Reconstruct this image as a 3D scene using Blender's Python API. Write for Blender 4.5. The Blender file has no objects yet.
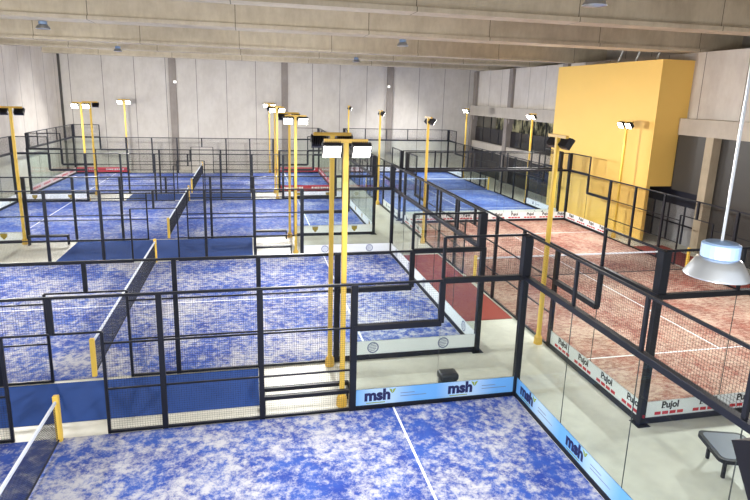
import bpy, bmesh, math, random
from mathutils import Vector, Matrix
C = bpy.context.scene.collection
random.seed(7)
PI = math.pi

# ------------------------------------------------------------------ materials
def srgb(r, g, b):
    f = lambda c: (c/255/12.92) if c/255 <= .04045 else ((c/255+.055)/1.055)**2.4
    return (f(r), f(g), f(b), 1)

class NT:
    def __init__(s, name):
        s.m = bpy.data.materials.new(name); s.m.use_nodes = True
        s.t = s.m.node_tree; s.n = s.t.nodes; s.l = s.t.links
        s.b = s.n['Principled BSDF']
    def node(s, typ, **k):
        n = s.n.new(typ)
        for a, v in k.items(): setattr(n, a, v)
        return n
    def link(s, a, b): s.l.new(a, b)
    def math(s, op, a, b=None, c=None):
        n = s.node('ShaderNodeMath', operation=op)
        for i, v in enumerate((a, b, c)):
            if v is None: continue
            if isinstance(v, (int, float)): n.inputs[i].default_value = v
            else: s.link(v, n.inputs[i])
        return n.outputs[0]
    def pos(s): return s.node('ShaderNodeNewGeometry').outputs['Position']
    def noise(s, vec, scale, detail=4, rough=.6, stretch=None):
        if stretch:
            mp = s.node('ShaderNodeMapping'); mp.inputs['Scale'].default_value = stretch
            s.link(vec, mp.inputs[0]); vec = mp.outputs[0]
        n = s.node('ShaderNodeTexNoise'); n.inputs['Scale'].default_value = scale
        n.inputs['Detail'].default_value = detail; n.inputs['Roughness'].default_value = rough
        s.link(vec, n.inputs['Vector']); return n.outputs['Fac']
    def mix(s, fac, a, b):
        n = s.node('ShaderNodeMix', data_type='RGBA')
        for i, v in ((0, fac), (6, a), (7, b)):
            if isinstance(v, (int, float, tuple)): n.inputs[i].default_value = v
            else: s.link(v, n.inputs[i])
        return n.outputs[2]
    def ramp(s, fac, lo, hi):
        n = s.node('ShaderNodeMapRange'); n.interpolation_type = 'SMOOTHSTEP'
        n.inputs[1].default_value = lo; n.inputs[2].default_value = hi
        s.link(fac, n.inputs[0]); return n.outputs[0]

def plain(name, col, rough=.5, metal=0., var=.08, scale=8.):
    s = NT(name); c = srgb(*col)
    d = tuple(min(1, x*(1-var)) for x in c[:3])+(1,)
    s.link(s.mix(s.noise(s.pos(), scale), d, c), s.b.inputs['Base Color'])
    s.b.inputs['Roughness'].default_value = rough; s.b.inputs['Metallic'].default_value = metal
    return s.m

def emit(name, col, strength):
    s = NT(name); s.b.inputs['Base Color'].default_value = (.8, .8, .8, 1)
    s.b.inputs['Emission Color'].default_value = srgb(*col); s.b.inputs['Emission Strength'].default_value = strength
    return s.m

def turf(name, deep, mid, sand, lo, hi, streak=(1, 1, 1)):
    s = NT(name); p = s.pos()
    fine = s.noise(p, 4.6, 10, .76, streak); big = s.noise(p, .5, 4, .55); grain = s.noise(p, 28, 4, .7)
    f = s.math('ADD', s.math('MULTIPLY', fine, .86), s.math('MULTIPLY', big, .52))
    f = s.math('ADD', f, s.math('MULTIPLY', s.math('SUBTRACT', grain, .5), .22))
    base = s.mix(s.ramp(s.noise(p, 1.4, 5), .35, .65), srgb(*deep), srgb(*mid))
    s.link(s.mix(s.ramp(f, lo, hi), base, srgb(*sand)), s.b.inputs['Base Color'])
    s.b.inputs['Roughness'].default_value = .9
    bp = s.node('ShaderNodeBump'); bp.inputs['Strength'].default_value = .25; bp.inputs['Distance'].default_value = .01
    s.link(grain, bp.inputs['Height']); s.link(bp.outputs[0], s.b.inputs['Normal'])
    return s.m

def concrete(name, col, dark, axis=None, pitch=4.6, shift=0., width=.035, rough=.85):
    s = NT(name); p = s.pos()
    n = s.math('ADD', s.math('MULTIPLY', s.noise(p, .7, 5, .6), .6), s.math('MULTIPLY', s.noise(p, 3., 6, .7, (1, 1, .35)), .5))
    col_o = s.mix(s.ramp(n, .35, .75), srgb(*dark), srgb(*col))
    if axis is not None:
        sp = s.node('ShaderNodeSeparateXYZ'); s.link(p, sp.inputs[0])
        u = s.math('FLOORED_MODULO', s.math('ADD', sp.outputs[axis], shift+width/2), pitch)
        col_o = s.mix(s.math('LESS_THAN', u, width), col_o, tuple(x*.35 for x in srgb(*dark)[:3])+(1,))
    s.link(col_o, s.b.inputs['Base Color']); s.b.inputs['Roughness'].default_value = rough
    return s.m

def glass(name, tint):
    s = NT(name); s.n.remove(s.b)
    tr = s.node('ShaderNodeBsdfTransparent'); tr.inputs[0].default_value = tint
    gl = s.node('ShaderNodeBsdfGlossy'); gl.inputs['Roughness'].default_value = .03
    fr = s.node('ShaderNodeFresnel'); fr.inputs[0].default_value = 1.3
    front = s.math('SUBTRACT', 1., s.node('ShaderNodeNewGeometry').outputs['Backfacing'])
    mx = s.node('ShaderNodeMixShader'); s.link(s.math('MULTIPLY', s.math('MINIMUM', fr.outputs[0], .5), front), mx.inputs[0])
    s.link(tr.outputs[0], mx.inputs[1]); s.link(gl.outputs[0], mx.inputs[2])
    s.link(mx.outputs[0], s.n['Material Output'].inputs[0])
    return s.m

def wallpaper(name):
    s = NT(name); p = s.pos()
    a = s.noise(p, 1.6, 5, .65, (1, 1, .6))
    c = s.mix(s.ramp(a, .42, .62), srgb(54, 56, 50), srgb(214, 208, 170))
    s.link(c, s.b.inputs['Base Color']); s.b.inputs['Roughness'].default_value = .7
    return s.m

M = dict(
    frame=plain('black_steel', (27, 30, 40), .45, .3),
    wire=plain('black_wire', (22, 24, 30), .6, .2),
    net=plain('black_net_cord', (24, 28, 44), .8),
    yellow=plain('yellow_steel', (246, 206, 88), .5, 0, .06),
    gold=plain('ochre_steel', (230, 186, 78), .5, 0, .1),
    dark=plain('black_aluminium', (48, 48, 54), .4, .3),
    lens=emit('lamp_lens', (255, 250, 238), 22),
    glow=emit('emergency_diffuser', (255, 250, 240), 1.5),
    steel=plain('brushed_aluminium', (205, 212, 220), .28, .85),
    greyblue=plain('blue_grey_housing', (128, 154, 190), .5),
    glass_edge=plain('glass_edge', (52, 62, 66), .3),
    glass=glass('court_glass', (.94, .965, .955, 1)),
    turf_near=turf('sanded_blue_turf', (27, 58, 146), (42, 80, 166), (182, 182, 190), .595, .82),
    turf_mid=turf('blue_turf', (30, 60, 146), (46, 82, 166), (172, 176, 190), .60, .92),
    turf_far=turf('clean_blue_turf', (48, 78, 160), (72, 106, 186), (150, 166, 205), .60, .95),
    turf_red=turf('terracotta_turf', (122, 62, 51), (150, 84, 71), (198, 172, 155), .54, .86, (1, 1.7, 1)),
    line=plain('white_line', (232, 234, 240), .8),
    carpet=plain('deep_blue_carpet', (20, 70, 150), .95, 0, .15, 5.),
    redcarpet=plain('brick_red_carpet', (158, 70, 60), .95, 0, .15, 5.),
    floor=None,
    tape=plain('white_tape', (225, 232, 244), .7),
    white=plain('white_print', (236, 240, 242), .5, 0, .03),
    blue=None,
    red=plain('red_print', (205, 40, 52), .5),
    redbanner=plain('red_banner_vinyl', (196, 52, 66), .5),
    pinkbanner=plain('pale_pink_vinyl', (232, 206, 204), .5),
    navy=plain('navy_print', (28, 32, 84), .5),
    green=plain('leaf_print', (150, 170, 60), .5),
    slate=plain('slate_print', (120, 128, 160), .5),
    ink=plain('black_print', (30, 32, 38), .5),
    olive=plain('olive_gold_print', (150, 130, 40), .5),
    beam=concrete('beam_concrete', (208, 197, 175), (182, 170, 148), 0, 5.4, 1.2, .03),
    roof=concrete('roof_concrete', (160, 148, 128), (136, 124, 104)),
    wallback=concrete('panel_concrete_back', (206, 201, 194), (190, 184, 177), 0, 2.512, -2.06, .045),
    wallside=concrete('panel_concrete_side', (214, 208, 200), (198, 190, 182), 1, 2.5, 0, .045),
    pilaster=concrete('pilaster_concrete', (150, 142, 136), (132, 124, 118)),
    lintel=concrete('lintel_concrete', (196, 188, 176), (180, 172, 160)),
    column=concrete('column_concrete', (186, 174, 152), (164, 152, 130)),
    yellowwall=plain('yellow_paint', (248, 206, 110), .55, 0, .05, 1.),
    charcoal=plain('charcoal_panel', (62, 60, 58), .45),
    darkglass=plain('dark_tinted_glass', (44, 42, 46), .15),
    navyband=plain('navy_trim', (30, 34, 50), .5),
    greypanel=plain('grey_panel', (158, 160, 164), .4),
    mural=wallpaper('dim_room_wall'),
    stool=plain('charcoal_vinyl', (40, 40, 45), .5),
    tabletop=plain('blue_grey_top', (122, 130, 146), .4),
)
def _floor():
    s = NT('cream_floor_paint'); p = s.pos()
    n = s.math('ADD', s.math('MULTIPLY', s.noise(p, .8, 5, .6), .6), s.math('MULTIPLY', s.noise(p, 4., 5, .6), .4))
    s.link(s.mix(s.ramp(n, .35, .65), srgb(204, 203, 192), srgb(220, 219, 207)), s.b.inputs['Base Color'])
    s.b.inputs['Roughness'].default_value = .38
    return s.m
M['floor'] = _floor()
def _blue():          # printed banner: sky blue sheet with paler patch behind the lettering
    s = NT('sky_blue_print'); tc = s.node('ShaderNodeTexCoord'); sp = s.node('ShaderNodeSeparateXYZ')
    s.link(tc.outputs['Generated'], sp.inputs[0])
    d = s.math('ABSOLUTE', s.math('SUBTRACT', sp.outputs[0], .36))
    s.link(s.mix(s.ramp(d, .02, .42), srgb(188, 218, 246), srgb(112, 178, 240)), s.b.inputs['Base Color'])
    s.b.inputs['Roughness'].default_value = .45
    return s.m
M['blue'] = _blue()

# ------------------------------------------------------------------ mesh helpers
def bx(bm, x0, x1, y0, y1, z0, z1, mi=0, mat=None):
    vs = [Vector((x, y, z)) for x in (x0, x1) for y in (y0, y1) for z in (z0, z1)]
    if mat is not None: vs = [mat @ v for v in vs]
    v = [bm.verts.new(p) for p in vs]
    for f in ((0, 1, 3, 2), (4, 6, 7, 5), (0, 4, 5, 1), (2, 3, 7, 6), (0, 2, 6, 4), (1, 5, 7, 3)):
        bm.faces.new([v[i] for i in f]).material_index = mi
def lathe(bm, prof, n=24, centre=(0, 0), mi=0, close=True):
    rings = []
    for r, z in prof:
        rings.append([bm.verts.new((centre[0]+r*math.cos(2*PI*k/n), centre[1]+r*math.sin(2*PI*k/n), z)) for k in range(n)])
    for a, b in zip(rings, rings[1:]):
        for k in range(n):
            bm.faces.new((a[k], a[(k+1) % n], b[(k+1) % n], b[k])).material_index = mi
    if close:
        bm.faces.new(rings[0][::-1]).material_index = mi; bm.faces.new(rings[-1]).material_index = mi
def mesh_of(name, bm, *mats, smooth=False):
    bmesh.ops.recalc_face_normals(bm, faces=bm.faces)
    me = bpy.data.meshes.new(name); bm.to_mesh(me); bm.free()
    for m in mats: me.materials.append(M[m])
    if smooth:
        for p in me.polygons: p.use_smooth = True
    return me
def link(name, me, parent=None, loc=(0, 0, 0), rz=0.):
    o = bpy.data.objects.new(name, me); C.objects.link(o)
    o.location = loc; o.rotation_euler = (0, 0, rz)
    if parent: o.parent = parent
    return o
_cache = {}
def boxmesh(name, sx, sy, sz, mat, bev=0.):
    k = (name, round(sx, 4), round(sy, 4), round(sz, 4), mat)
    if k not in _cache:
        bm = bmesh.new(); bx(bm, -sx/2, sx/2, -sy/2, sy/2, -sz/2, sz/2)
        b = min(bev, .3*min(sx, sy, sz))
        if b > 0: bmesh.ops.bevel(bm, geom=list(bm.edges), offset=b, segments=1, affect='EDGES', profile=.5)
        _cache[k] = mesh_of(name, bm, mat)
    return _cache[k]
def box(name, x0, x1, y0, y1, z0, z1, mat, parent=None, bev=.006):
    return link(name, boxmesh(name, abs(x1-x0), abs(y1-y0), abs(z1-z0), mat, bev), parent, ((x0+x1)/2, (y0+y1)/2, (z0+z1)/2))
def thing(name, label, cat, loc=(0, 0, 0), rz=0., group=None):
    o = link(name, None, None, loc, rz); o['label'] = label; o['category'] = cat
    if group: o['group'] = group
    return o
def tag(o, label, cat, group=None):
    o['label'] = label; o['category'] = cat
    if group: o['group'] = group
    return o
def struct(name, boxes, mat, bev=0.):
    bm = bmesh.new()
    for b in boxes: bx(bm, *b)
    o = link(name, mesh_of(name, bm, mat)); o['kind'] = 'structure'
    return o

def panemesh(w, h, t=.012):
    k = ('pane', round(w, 3), round(h, 3))
    if k not in _cache:
        bm = bmesh.new(); bx(bm, -w/2, w/2, -t/2, t/2, -h/2, h/2); bm.normal_update()
        for f in bm.faces: f.material_index = 0 if abs(f.normal.y) > .5 else 1
        _cache[k] = mesh_of('glass_pane', bm, 'glass', 'glass_edge')
    return _cache[k]
def wiremesh(name, w, h, cell, t, mat):
    """welded wire grid of size w x h in the xz plane, centred"""
    k = (name, round(w, 3), round(h, 3), cell, t)
    if k in _cache: return _cache[k]
    bm = bmesh.new(); r = t/2
    def prism(a, b, ax):
        vs = []
        for p in (a, b):
            q = [(-r, -r), (r, -r), (r, r), (-r, r)]
            vs.append([bm.verts.new((p[0]+u, v, p[1])) if ax == 'z' else bm.verts.new((p[0], v, p[1]+u)) for u, v in q])
        for i in range(4):
            bm.faces.new((vs[0][i], vs[0][(i+1) % 4], vs[1][(i+1) % 4], vs[1][i]))
    n = round(w/cell)
    for i in range(n+1): prism((-w/2+w*i/n, -h/2), (-w/2+w*i/n, h/2), 'z')
    n = round(h/cell)
    for i in range(n+1): prism((-w/2, -h/2+h*i/n), (w/2, -h/2+h*i/n), 'x')
    _cache[k] = mesh_of(name, bm, mat); return _cache[k]

# ------------------------------------------------------------------ lettering on the banners
def text_polys(body, size, bold=0., shear=0.):
    cu = bpy.data.curves.new('t', 'FONT'); cu.body = body; cu.size = size; cu.offset = bold; cu.shear = shear
    cu.align_x = 'CENTER'; cu.extrude = .0015; cu.resolution_u = 3
    o = bpy.data.objects.new('t', cu); C.objects.link(o)
    dg = bpy.context.evaluated_depsgraph_get(); dg.update()
    me = bpy.data.meshes.new_from_object(o.evaluated_get(dg), depsgraph=dg)
    bpy.data.objects.remove(o); bpy.data.curves.remove(cu)
    return me
def put_text(bm, body, size, cx, cz, mi, bold=0., squash=1.):
    me = text_polys(body, size, bold); n0 = len(bm.faces)
    tmp = bmesh.new(); tmp.from_mesh(me); bpy.data.meshes.remove(me)
    vm = {}
    for v in tmp.verts: vm[v] = bm.verts.new((cx+v.co.x*squash, -.0125-v.co.z, cz+v.co.y))
    for f in tmp.faces:
        try: bm.faces.new([vm[v] for v in f.verts]).material_index = mi
        except ValueError: pass
    tmp.free()
def flat(bm, x0, x1, z0, z1, mi): bx(bm, x0, x1, -.0135, -.0105, z0, z1, mi)
def poly(bm, pts, mi):
    a = [bm.verts.new((x, -.0137, z)) for x, z in pts]; b = [bm.verts.new((x, -.0105, z)) for x, z in pts]
    bm.faces.new(a).material_index = mi
    n = len(a)
    for i in range(n): bm.faces.new((a[i], b[i], b[(i+1) % n], a[(i+1) % n])).material_index = mi
def ring(bm, cx, cz, r0, r1, mi, n=28):
    for k in range(n):
        a, b = 2*PI*k/n, 2*PI*(k+1)/n
        poly(bm, [(cx+r*math.cos(t), cz+r*math.sin(t)) for r, t in ((r0, a), (r1, a), (r1, b), (r0, b))], mi)
def both(bm):
    geom = bmesh.ops.duplicate(bm, geom=list(bm.verts)+list(bm.edges)+list(bm.faces))
    bmesh.ops.rotate(bm, verts=[g for g in geom['geom'] if isinstance(g, bmesh.types.BMVert)], matrix=Matrix.Rotation(PI, 3, 'Z'))
def lettering(kind):
    bm = bmesh.new()
    if kind == 'msh':
        put_text(bm, 'msh', .37, -.42, -.085, 0, .018, 1.0)
        for sx, a in ((-1, .0), (1, .0)):
            poly(bm, [(-.07, .05), (-.07+sx*.035, .08), (-.07+sx*.085, .175), (-.07+sx*.012, .15)][::sx], 1)
        flat(bm, -.68, -.24, -.16, -.14, 1)
        flat(bm, .12, .46, .03, .045, 2); flat(bm, .12, .74, -.045, -.03, 2)
        mats = ('navy', 'green', 'slate')
    elif kind == 'pujol':
        for c in (0.,):
            put_text(bm, 'Pujol', .225, c, .015, 0, .008, 1.0)
            for sx in (-.2, -.155, .205): flat(bm, c+sx-.026, c+sx+.026, .012, .024, 0)      # slab serifs
            for i in range(4): flat(bm, c-.38+i*.195, c-.38+i*.195+.155, -.145, -.07, 1)
        mats = ('ink', 'red')
    elif kind == 'circle':
        ring(bm, 0, 0, .125, .16, 0)
        for i in range(-2, 3):
            z = i*.045; w = math.sqrt(.115**2-z*z)
            poly(bm, [(-w, z-.012), (w*.9, z-.006+.015), (w*.9, z+.012+.015), (-w, z+.008)], 0)
        mats = ('slate',)
    elif kind == 'shield':
        poly(bm, [(-.15, .12), (-.13, -.02), (-.06, -.09), (.06, -.09), (.13, -.02), (.15, .12)], 0)
        flat(bm, -.05, .05, -.14, -.09, 0); flat(bm, -.15, .15, .13, .15, 1)
        mats = ('olive', 'slate')
    elif kind in ('redtext', 'redprint'):
        x = -.7
        for w in (.1, .05, .12, .1, .04, .12, .1, .06, .12, .11):
            flat(bm, x, x+w, -.06, .07, 0); x += w+.05
        mats = ('white',) if kind == 'redtext' else ('red',)
    else:
        poly(bm, [(-.07, .0), (-.05, -.1), (.05, -.1), (.07, 0), (.0, .15)], 0)
        x = .3
        for w in (.06, .1, .04, .09, .12): flat(bm, x, x+w, -.03, .02, 1); x += w+.03
        mats = ('navy', 'slate')
    both(bm)
    return mesh_of('lettering', bm, *mats)

# ------------------------------------------------------------------ padel court enclosure
RIM0, BAN_0 = .10, .49
def enclosure(label, centre, rz, banner0, kind, sides=(1, -1), ends=(1, -1)):
    root = thing('padel_court_enclosure', label, 'court fence', centre, rz, 'glass and mesh padel court enclosures')
    RIM, BAN0 = (RIM0, BAN_0) if kind == 'msh' else (.14, .52)
    let0 = lettering(kind); let1 = lettering('redprint') if kind == 'redtext' else None
    def B(name, *a, bev=.006): return box(name, *a, parent=root, bev=bev)
    def panel(cx, cy, w, h, along):            # glass pane with the printed strip and dark rim under it
        g = .006; BAN, banner, let = BAN0, banner0, let0
        if kind == 'redtext' and cx < 0 and cy < -4.5: BAN = RIM
        if kind == 'redtext' and cx < -9.5: banner, let = 'pinkbanner', let1
        for nm, z0, z1, t, m in (('base_rim', 0, RIM, .07, 'frame'), ('banner', RIM, BAN, .02, banner), ('glass_pane', BAN, h, .012, 'glass')):
            gg = 0 if nm != 'glass_pane' else g
            if z1-z0 < .01: continue
            o = link(nm, panemesh(w-2*gg, z1-z0) if nm == 'glass_pane' else boxmesh(nm, w-2*gg, t, z1-z0, m), root, (cx, cy, (z0+z1)/2), 0 if along == 'x' else PI/2)
            if nm == 'banner':
                for c in ((-.72, .28) if kind == 'pujol' else (0,)): link('lettering', let, o, (c, 0, 0))
    def wires(cx, cy, z0, w, h, along):
        link('wire_mesh', wiremesh('wire_mesh', w, h, .05, .0026, 'wire'), root, (cx, cy, z0+h/2), 0 if along == 'x' else PI/2)
    for s in sides:
        y = 5*s
        def post(x, z0, z1, w, d=.09): B('post', x-w/2, x+w/2, y-d/2, y+d/2, z0, z1, 'frame')
        def rail(xa, xb, z, t, d=None):
            d = d or t; B('rail', min(xa, xb), max(xa, xb), y-d/2, y+d/2, z-t/2, z+t/2, 'frame')
        post(0, 2.25, 3, .09)
        rail(-6, 6, 3, .055); rail(-.9, .9, 2.25, .04)
        for q in (1, -1):
            post(8*q, 2, 3, .13); post(8*q, 3.05, 4, .07, .06)
            post(6*q, 0, 3, .15); post(4*q, 0, 3, .11); post(2*q, 0, 3, .11); post(.9*q, 0, 2.25, .06, .06)
            rail(10*q, 8*q, 3, .12); rail(10*q, 8*q, 4, .05)
            rail(8*q, 6*q, 2, .13); rail(8*q, 6*q, 3, .05)
            rail(6*q, .9*q, 1, .04); rail(6*q, .9*q, 2, .04); rail(6*q, .9*q, .035, .06)
            panel(9*q, y, 2, 3, 'x'); panel(7*q, y, 2, 2, 'x')
            wires(9*q, y, 3, 2, 1, 'x'); wires(7*q, y, 2, 2, 1, 'x')
            wires(5*q, y, 0, 2, 3, 'x'); wires(3*q, y, 0, 2, 3, 'x')
            wires(.45*q, y, 2.25, .9, .75, 'x'); wires(1.45*q, y, 0, 1.1, 3, 'x')
            if q in ends: B('post', 10*q-.05*q-.1, 10*q-.05*q+.1, y-.05*s-.1, y-.05*s+.1, 3.06, 4, 'frame')
    for q in ends:
        x = 10*q
        def rail(z, t): B('rail', x-t/2, x+t/2, -4.93, 4.93, z-t/2, z+t/2, 'frame')
        rail(3, .12); rail(4, .05)
        for k in range(5):
            panel(x, -4+2*k, 2, 3, 'y'); wires(x, -4+2*k, 3, 2, 1, 'y')
        for yy in (-3, -1, 1, 3): B('post', x-.03, x+.03, yy-.035, yy+.035, 3.06, 4, 'frame')
        for s in (1, -1):
            B('post', x-.07, x+.07, 5*s-.07, 5*s+.07, 0, 3.06, 'frame')
            B('foot_plate', x-.16, x+.16, 5*s-.16, 5*s+.16, 0, .012, 'frame')
    return root

E_ = [
 ('nearest glass and mesh padel court enclosure with sky blue msh banners', (-10, -5), 0, 'blue', 'msh', (1,), (1,)),
 ('second padel court enclosure, white banners with round slate logos, behind msh court', (-10, 7.43), 0, 'white', 'circle', (1, -1), (1, -1)),
 ('third padel court enclosure back, white banners with olive gold shield logos', (-10, 21.16), 0, 'white', 'shield', (1, -1), (1, -1)),
 ('farthest left padel court enclosure with red banners, against the back wall', (-10.1, 33.9), 0, 'redbanner', 'redtext', (1, -1), (1, -1)),
 ('enclosure of the terracotta padel court with white Pujol banners', (7.23, 8.37), PI/2, 'white', 'pujol', (1, -1), (1, -1)),
 ('padel court enclosure behind the terracotta court, pale banners with small navy logos', (7.15, 29.15), PI/2, 'white', 'drop', (1, -1), (1, -1)),
]
for lab, (cx, cy), rz, ban, kind, sd, en in E_: enclosure(lab, (cx, cy, 0), rz, ban, kind, sd, en)

# ------------------------------------------------------------------ turf, lines, nets
def court(label, centre, rz, mat):
    r = thing('court_turf', label, 'turf', (centre[0], centre[1], 0), rz)
    box('turf_sheet', -9.94, 9.94, -4.94, 4.94, .001, .018, mat, r, 0)
    for q in (1, -1):
        box('line', 6.95*q-.025, 6.95*q+.025, -4.94, 4.94, .018, .021, 'line', r, 0)
    box('line', -6.92, 6.92, -.025, .025, .018, .021, 'line', r, 0)
def net(label, centre, rz):
    r = thing('padel_net', label, 'net', (centre[0], centre[1], .018), rz, 'court nets')
    # posts stand in the doorway at the ends of the net
    for s in (1, -1):
        box('net_post', -.055, .055, 4.86*s-.05, 4.86*s+.05, 0, 1.0, 'yellow', r, .012)
    o = link('net_mesh', wiremesh('net_mesh', 9.5, .78, .045, .006, 'net'), r, (0, 0, .45), PI/2)
    box('net_tape', -.022, .022, -4.80, 4.80, .85, .91, 'tape', r, .004)
    box('bottom_cord', -.012, .012, -4.80, 4.80, .04, .065, 'net', r, 0)
for lab, c, rz, m, nl in [
 ('sandy blue turf of the nearest court with a white service line', (-10, -5), 0, 'turf_near', 'net of the nearest sandy court, cut by the left edge'),
 ('sanded blue turf of the second court, behind the msh banners', (-10, 7.43), 0, 'turf_near', 'net across the second court with ochre posts'),
 ('blue turf of the third court, between two deep blue carpets', (-10, 21.16), 0, 'turf_mid', 'net across the third court from the front'),
 ('blue turf of the farthest left court, inside red banners', (-10.1, 33.9), 0, 'turf_mid', 'small far net of the court with red banners'),
 ('terracotta red turf with sand patches inside the Pujol banners', (7.23, 8.37), PI/2, 'turf_red', 'white taped net across the terracotta court'),
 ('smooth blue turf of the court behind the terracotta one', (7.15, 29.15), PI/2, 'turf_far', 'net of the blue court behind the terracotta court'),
]:
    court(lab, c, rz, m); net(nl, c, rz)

# carpets between the courts
def carpet(label, x0, x1, y0, y1, m):
    tag(box('carpet_strip', x0, x1, y0, y1, .001, .012, m, None, 0), label, 'carpet')
carpet('deep blue carpet between the nearest and second courts', -13.95, -6.05, .55, 2.34, 'carpet')
carpet('deep blue carpet between the second and third courts', -13.95, -6.1, 12.72, 16.06, 'carpet')
carpet('narrow deep blue carpet between the third and farthest left courts', -13.9, -6.1, 26.4, 28.75, 'carpet')
carpet('brick red carpet in the aisle left of the terracotta court', .2, 2.12, 4.5, 12.1, 'redcarpet')
carpet('brick red carpet right of the terracotta court, by the grey doors', 12.38, 14.1, 4.5, 12.3, 'redcarpet')

# ------------------------------------------------------------------ floodlight poles
def pole_parts():
    H = 6.03
    P = {}
    bm = bmesh.new(); bx(bm, -.055, .055, -.055, .055, 0, H)
    bmesh.ops.bevel(bm, geom=list(bm.edges), offset=.012, segments=1, affect='EDGES'); P['pole'] = mesh_of('pole', bm, 'yellow')
    bm = bmesh.new(); lathe(bm, [(.13, 0), (.13, .02), (.125, .03), (.115, .2), (.08, .26)], 8); P['base_collar'] = mesh_of('base_collar', bm, 'gold')
    bm = bmesh.new(); bx(bm, -.46, .46, -.04, .04, H-.02, H+.06); P['crossbar'] = mesh_of('crossbar', bm, 'gold')
    T = Matrix.Rotation(math.radians(-32), 4, 'X')      # tips the face downwards
    bm = bmesh.new(); bx(bm, -.19, .19, -.05, .06, -.15, .15, 0, T)
    for k in range(9): bx(bm, -.18+k*.045-.008, -.18+k*.045+.008, -.12, -.05, -.13, .13, 0, T)
    P['body'] = mesh_of('floodlight', bm, 'dark')
    bm = bmesh.new(); bx(bm, -.175, .175, .06, .068, -.135, .135, 0, T); P['lens'] = mesh_of('lens', bm, 'lens')
    bm = bmesh.new()
    for sx in (-.2, .2): bx(bm, sx-.008, sx+.008, -.02, .02, -.02, .14)
    bx(bm, -.208, .208, -.02, .02, .12, .14); P['bracket'] = mesh_of('bracket', bm, 'dark')
    return P, H
PP, PH = pole_parts()
WATT = 560
def pole(label, x, y, facing, power=1.):
    r = thing('floodlight_pole', label, 'light pole', (x, y, 0), facing-PI/2, 'yellow floodlight poles beside the courts')
    for k in ('base_collar', 'pole', 'crossbar'): link(k, PP[k], r)
    for sx in (-.31, .31):
        b = link('floodlight', PP['body'], r, (sx, .10, PH-.16)); link('lens', PP['lens'], b); link('bracket', PP['bracket'], b)
    ld = bpy.data.lights.new('floodlight_beam', 'AREA'); ld.shape = 'RECTANGLE'; ld.size = .9; ld.size_y = .25
    ld.spread = math.radians(150); ld.energy = WATT*power; ld.color = (1, .985, .95)
    lo = bpy.data.objects.new('floodlight_beam', ld); C.objects.link(lo); lo.parent = r
    lo.location = (0, .24, PH-.26); lo.rotation_euler = (math.radians(58), 0, 0)
UP, DN, RT, LF = PI/2, -PI/2, 0, PI
pole('tall yellow pole in the centre foreground with two blazing lamps, beside msh court bench', -4.2, .26, DN)
pole('tall yellow pole just behind the foreground centre pole, lamps turned away', -4.2, 2.24, UP)
pole('yellow pole with two glowing lamps at the far edge of the second court', -4.25, 12.66, DN)
pole('yellow pole at front edge of the third court, lamps turned away', -4.28, 15.95, UP)
pole('yellow pole at the third court far edge, right of centre wall pilaster, lamps lit', -4.35, 26.4, DN)
pole('yellow pole at front right of the farthest left court, lamps turned away', -4.4, 28.66, UP)
pole('thin yellow pole before the back wall behind the farthest left court, right one', -4.4, 39.1, DN)
pole('leftmost visible yellow pole with lit lamps, far edge of the third court', -16.05, 26.4, DN)
pole('yellow pole at front left of the farthest left court, dark lamps', -16.1, 28.66, UP)
pole('yellow pole against the back wall at far left with bright lamps', -16.1, 39.1, DN)
pole('yellow pole at left far edge of the second court', -16.05, 12.66, DN)
pole('yellow pole at left front edge of the third court', -16.1, 15.95, UP)
pole('yellow pole left of nearest court far edge', -16.05, .26, DN)
pole('yellow pole left of second court front edge', -16.05, 2.24, UP)
pole('yellow pole on the near side of the nearest court', -4.2, -10.25, UP)
pole('yellow pole near left of the nearest court', -16.05, -10.25, UP)
pole('yellow pole by the terracotta court left fence with black lamp backs', 2.02, 2.62, RT)
pole('slim yellow pole farther back on the terracotta court left fence', 2.02, 14.1, RT)
pole('yellow pole left of the far blue court, nearer of the two', 2.0, 24.0, RT)
pole('yellow pole left of the far blue court, by the back wall', 2.0, 35.7, RT)
pole('yellow pole standing before the yellow wall with lit lamps', 12.55, 14.1, LF)
pole('yellow pole with lit lamps in front of right hand gallery windows', 12.55, 24.0, LF)
pole('far yellow pole with lit lamps in the back right corner', 12.5, 35.8, LF)
pole('yellow pole at the near right of the terracotta court', 12.55, 2.62, LF)

# ------------------------------------------------------------------ benches, stools
def bench(label, x0, x1, y0, y1):
    r = thing('bench', label, 'bench', ((x0+x1)/2, (y0+y1)/2, 0), 0, 'black benches beside the courts')
    hx, hy = (x1-x0)/2, (y1-y0)/2
    for s in (1, -1):
        box('seat_slat', -hx, hx, s*hy-.05, s*hy+.05, .37, .46, 'frame', r)
        box('leg', s*hx-.05*(s > 0), s*hx+.05*(s < 0), -hy-.04, -hy+.02, 0, .40, 'frame', r)
        box('leg', s*hx-.05*(s > 0), s*hx+.05*(s < 0), hy-.02, hy+.04, 0, .40, 'frame', r)
        box('crosspiece', s*hx-.05*(s > 0), s*hx+.05*(s < 0), -hy-.04, hy+.04, .34, .40, 'frame', r)
bench('black two slat bench behind the nearest court fence', -5.97, -4.0, .13, .5)
bench('black bench at the far edge of the second court', -5.97, -4.42, 12.70, 12.83)
bench('black bench at the front edge of the third court, right of its carpet', -5.97, -4.45, 15.62, 15.75)
bench('black bench at left of the carpet before the third court', -15.85, -14.2, 15.62, 15.75)

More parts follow.
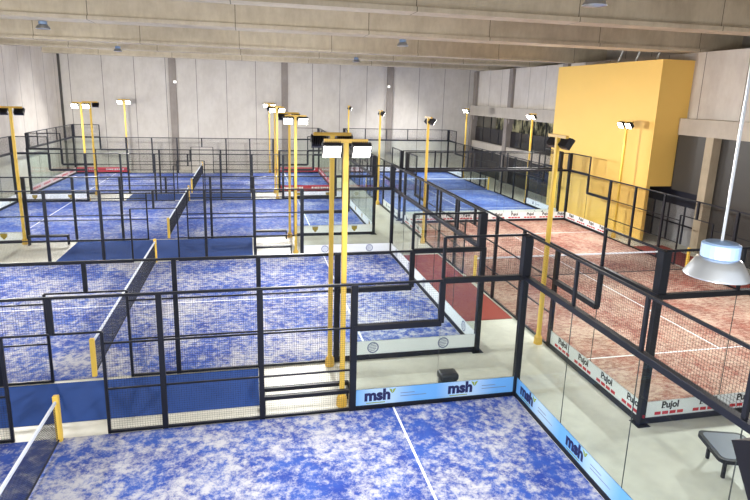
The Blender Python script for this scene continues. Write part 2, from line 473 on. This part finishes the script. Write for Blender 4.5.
r = thing('stool', 'charcoal rounded box stool on the pale floor behind the msh banner', 'stool', (-1.5, .64, 0))
bm = bmesh.new(); bx(bm, -.24, .24, -.18, .18, .22, .42)
bmesh.ops.bevel(bm, geom=list(bm.edges), offset=.07, segments=4, affect='EDGES', profile=.5); link('seat', mesh_of('seat', bm, 'stool', smooth=True), r)
bm = bmesh.new(); bx(bm, -.2, .2, -.14, .14, 0, .24); bmesh.ops.bevel(bm, geom=list(bm.edges), offset=.03, segments=2, affect='EDGES', profile=.5)
link('base', mesh_of('base', bm, 'frame'), r)

r = thing('low_table', 'black rimmed low table with blue grey top at the right edge', 'table', (2.93, -3.33, 0), -.3)
bm = bmesh.new(); bx(bm, -.45, .45, -.5, .5, .42, .5)
bmesh.ops.bevel(bm, geom=[e for e in bm.edges if abs(e.verts[0].co.z-e.verts[1].co.z) > .01], offset=.14, segments=6, affect='EDGES', profile=.5)
link('rim', mesh_of('rim', bm, 'frame'), r)
bm = bmesh.new(); bx(bm, -.38, .38, -.43, .43, .5, .506)
bmesh.ops.bevel(bm, geom=[e for e in bm.edges if abs(e.verts[0].co.z-e.verts[1].co.z) > .001], offset=.1, segments=6, affect='EDGES', profile=.5)
link('tabletop', mesh_of('tabletop', bm, 'tabletop'), r)
for sx in (1, -1):
    for sy in (1, -1): box('leg', sx*.25-.03, sx*.25+.03, sy*.3-.03, sy*.3+.03, 0, .42, 'frame', r)

# ------------------------------------------------------------------ high bay lamps (unlit bells)
def bell_parts():
    bm = bmesh.new()
    out = [(.06, .15), (.15, .15), (.185, .125), (.22, .07), (.245, .025), (.265, -.01), (.27, -.02)]
    inn = [(.26, -.02), (.235, .02), (.205, .07), (.17, .115), (.06, .14)]
    lathe(bm, out+inn, 32, close=False); a = mesh_of('reflector', bm, 'steel', smooth=True)
    bm = bmesh.new(); lathe(bm, [(.1, .14), (.155, .155), (.155, .27), (.13, .285), (.03, .3)], 24); b = mesh_of('housing', bm, 'greyblue')
    return a, b
BELL = bell_parts()
def bell(label, x, y, z, top=10.7):
    r = thing('high_bay_lamp', label, 'ceiling lamp', (x, y, z), 0, 'unlit bell shaped lamps hung from the roof')
    link('reflector', BELL[0], r); link('housing', BELL[1], r)
    bm = bmesh.new(); lathe(bm, [(.012, .29), (.012, top-z)], 8); link('hanging_cable', mesh_of('hanging_cable', bm, 'steel'), r)
bell('large silver bell lamp hanging close to the camera at right', -2.115, -7.3, 5.53)
bell('silver bell lamp hanging high under the beam at top right', 1.25, .35, 9.05)
bell('small bell lamp below the beams, above the aisle', .75, 14.5, 9.22)
bell('white bell lamp at the top left edge under the beams', -14.1, 14.6, 9.22)
bell('tiny bell lamp under far beams at left', -14.1, 28.2, 9.25)
bell('tiny bell lamp under far beams at centre', 1.3, 29.0, 9.25)

# ------------------------------------------------------------------ the hall
XL, XR, YB, YN, ZT = -21.35, 15.2, 41.0, -13.0, 10.7
struct('floor', [(XL-.2, XR+3, YN, YB+.2, -.2, 0)], 'floor')
struct('wall_back', [(XL-.2, XR+3, YB, YB+.2, 0, ZT)], 'wallback')
struct('wall_left', [(XL-.2, XL, YN, YB, 0, ZT)], 'wallside')
struct('trim_1', [(XL, XL+.16, YB-.16, YB, 0, ZT)], 'charcoal')
for i, x in enumerate((-12.45, -2.95, 6.75)):
    struct('trim_%d' % (i+2), [(x-.28, x+.28, YB-.22, YB, 0, ZT)], 'pilaster')
struct('ceiling', [(XL-.2, XR+3, YN, YB+.2, ZT, ZT+.2)], 'roof')
for i, (y0, w) in enumerate(((-2.2, .7), (5.7, .8), (12.7, 1.2), (23.6, .8), (29.8, .8), (37.4, .8))):
    struct('ceiling_beam', [(XL, XR+2.2, y0+.1, y0+w-.1, 9.6, ZT), (XL, XR+2.2, y0, y0+w, 9.45, 9.6)], 'beam')
struct('wall_outer', [(XR+2.8, XR+3, YN, YB, 0, ZT)], 'wallside')
struct('wall_right', [(XR, XR+.2, YN, YB, 6.3, 9.45)], 'wallside')
struct('trim_5', [(14.76, XR+.2, YN, 13.12, 5.5, 6.3), (14.85, XR+.2, 22.75, YB, 5.4, 6.3)], 'lintel')
struct('trim_6', [(14.85, XR+.2, 22.75, YB, 2.3, 3.05)], 'lintel')
for i, y in enumerate((40.4, 32.8, 24.6)):
    struct('trim_%d' % (7+i), [(14.75, XR+.1, y-.3, y+.3, 0, 5.4), (14.85, XR+.1, y-.5, y+.5, 5.0, 5.4), (XR-.25, XR, y-.3, y+.3, 6.3, 9.45)], 'pilaster')
for i, (a, b) in enumerate(((33.1, 40.1), (24.9, 32.5))):
    o = struct('window_%d' % (i+1), [(XR, XR+.04, a, b, 3.05, 4.35)], 'darkglass')
    link('mullion', mesh_of('mullion', (lambda bm: [bx(bm, XR-.03, XR+.05, a+(b-a)*k/4-.03, a+(b-a)*k/4+.03, 3.05, 5.4) for k in range(1, 4)] and bm)(bmesh.new()), 'frame'), o)
struct('wall_gallery', [(XR+2.5, XR+2.6, 22, YB, 3, 6.3)], 'mural')
struct('floor_gallery', [(XR+.2, XR+2.6, 22, YB, 2.8, 3.0)], 'charcoal')
struct('wall_right_lower', [(XR, XR+.2, 22.75, YB, 0, 2.3)], 'darkglass')
# yellow volume: overhanging box on a thin screen wall
struct('wall_yellow', [(13.4, 16, 13.15, 22.7, 2.88, 9.08), (13.4, 13.6, 13.15, 22.7, 0, 2.88)], 'yellowwall')
# recess below and right of it
struct('window_3', [(14.8, 14.9, 11.3, 13.1, 2.75, 5.5)], 'charcoal')
struct('trim_11', [(XR-.05, XR+.1, 11.2, 18, 1.95, 2.9)], 'navyband')  # dark navy strip above the grey panels
o = struct('door_1', [(XR+.05, XR+.15, 11.2, 18, 0, 1.95)], 'greypanel')
bm = bmesh.new()
for y in (11.3, 12.4, 13.5, 14.6, 15.8, 17): bx(bm, XR, XR+.05, y-.04, y+.04, 0, 1.95)
bx(bm, XR, XR+.05, 11.2, 18, .95, 1.02)
link('door_frame', mesh_of('door_frame', bm, 'navyband'), o)
struct('trim_12', [(14.75, XR+.2, 10.8, 11.25, 0, 5.5)], 'column')
struct('wall_right_near', [(XR, XR+.2, YN, 10.8, 0, 5.5)], 'charcoal')
for x, z, lb in ((-12.25, 7.62, 'small white emergency light on the left wall pilaster'), (6.6, 7.8, 'small white emergency light on right wall pilaster, above poles')):
    r = thing('emergency_light', lb, 'wall light', (x, YB-.22, z), 0, 'emergency lights on the back wall')
    box('casing', -.13, .13, -.06, 0, -.11, .11, 'white', r); box('diffuser', -.1, .1, -.068, -.06, -.08, .08, 'glow', r, 0)
# slim white stays above the yellow volume
for i, (y, x) in enumerate(((17.4, 13.9), (15.9, 13.9), (14.7, 14.2))):
    bm = bmesh.new(); bx(bm, -.03, .03, -.03, .03, 0, 1.7)
    o = link('stay_rod', mesh_of('stay_rod', bm, 'white'), None, (x, y, 9.08)); o.rotation_euler = (0, math.radians(20), 0)
    tag(o, ('farthest slim white rod atop the yellow wall', 'middle slim white rod atop the yellow wall', 'nearest slim white rod atop the yellow wall')[i], 'rod', 'white rods above the yellow wall')

# ------------------------------------------------------------------ world, camera
w = bpy.data.worlds.new('World'); bpy.context.scene.world = w; w.use_nodes = True
w.node_tree.nodes['Background'].inputs[0].default_value = (.92, .95, 1, 1)
w.node_tree.nodes['Background'].inputs[1].default_value = .85

yaw, pitch, roll, f = .22328, .2206, .029, 561.825
pos = Vector((-6.163, -11.31, 6.992))
import sys
fwd = Vector((math.sin(yaw)*math.cos(pitch), math.cos(yaw)*math.cos(pitch), -math.sin(pitch)))
rt = Vector((math.cos(yaw), -math.sin(yaw), 0)); up = rt.cross(fwd)
r2 = rt*math.cos(roll)+up*math.sin(roll); u2 = -rt*math.sin(roll)+up*math.cos(roll)
cam = bpy.data.cameras.new('camera'); co = bpy.data.objects.new('camera', cam); C.objects.link(co)
co.matrix_world = Matrix(((r2.x, u2.x, -fwd.x, pos.x), (r2.y, u2.y, -fwd.y, pos.y), (r2.z, u2.z, -fwd.z, pos.z), (0, 0, 0, 1)))
cam.sensor_width = 36; cam.lens = f*36/750; cam.shift_y = -28.79/750; cam.clip_start = .1; cam.clip_end = 200
S = bpy.context.scene; S.camera = co
S.view_settings.view_transform = 'Standard'; S.view_settings.look = 'None'
S.view_settings.exposure = 0; S.view_settings.gamma = 1; S.view_settings.use_curve_mapping = False
S.cycles.transparent_max_bounces = 64
S.cycles.max_bounces = 8
S.cycles.use_denoising = True
S.cycles.sample_clamp_indirect = 6
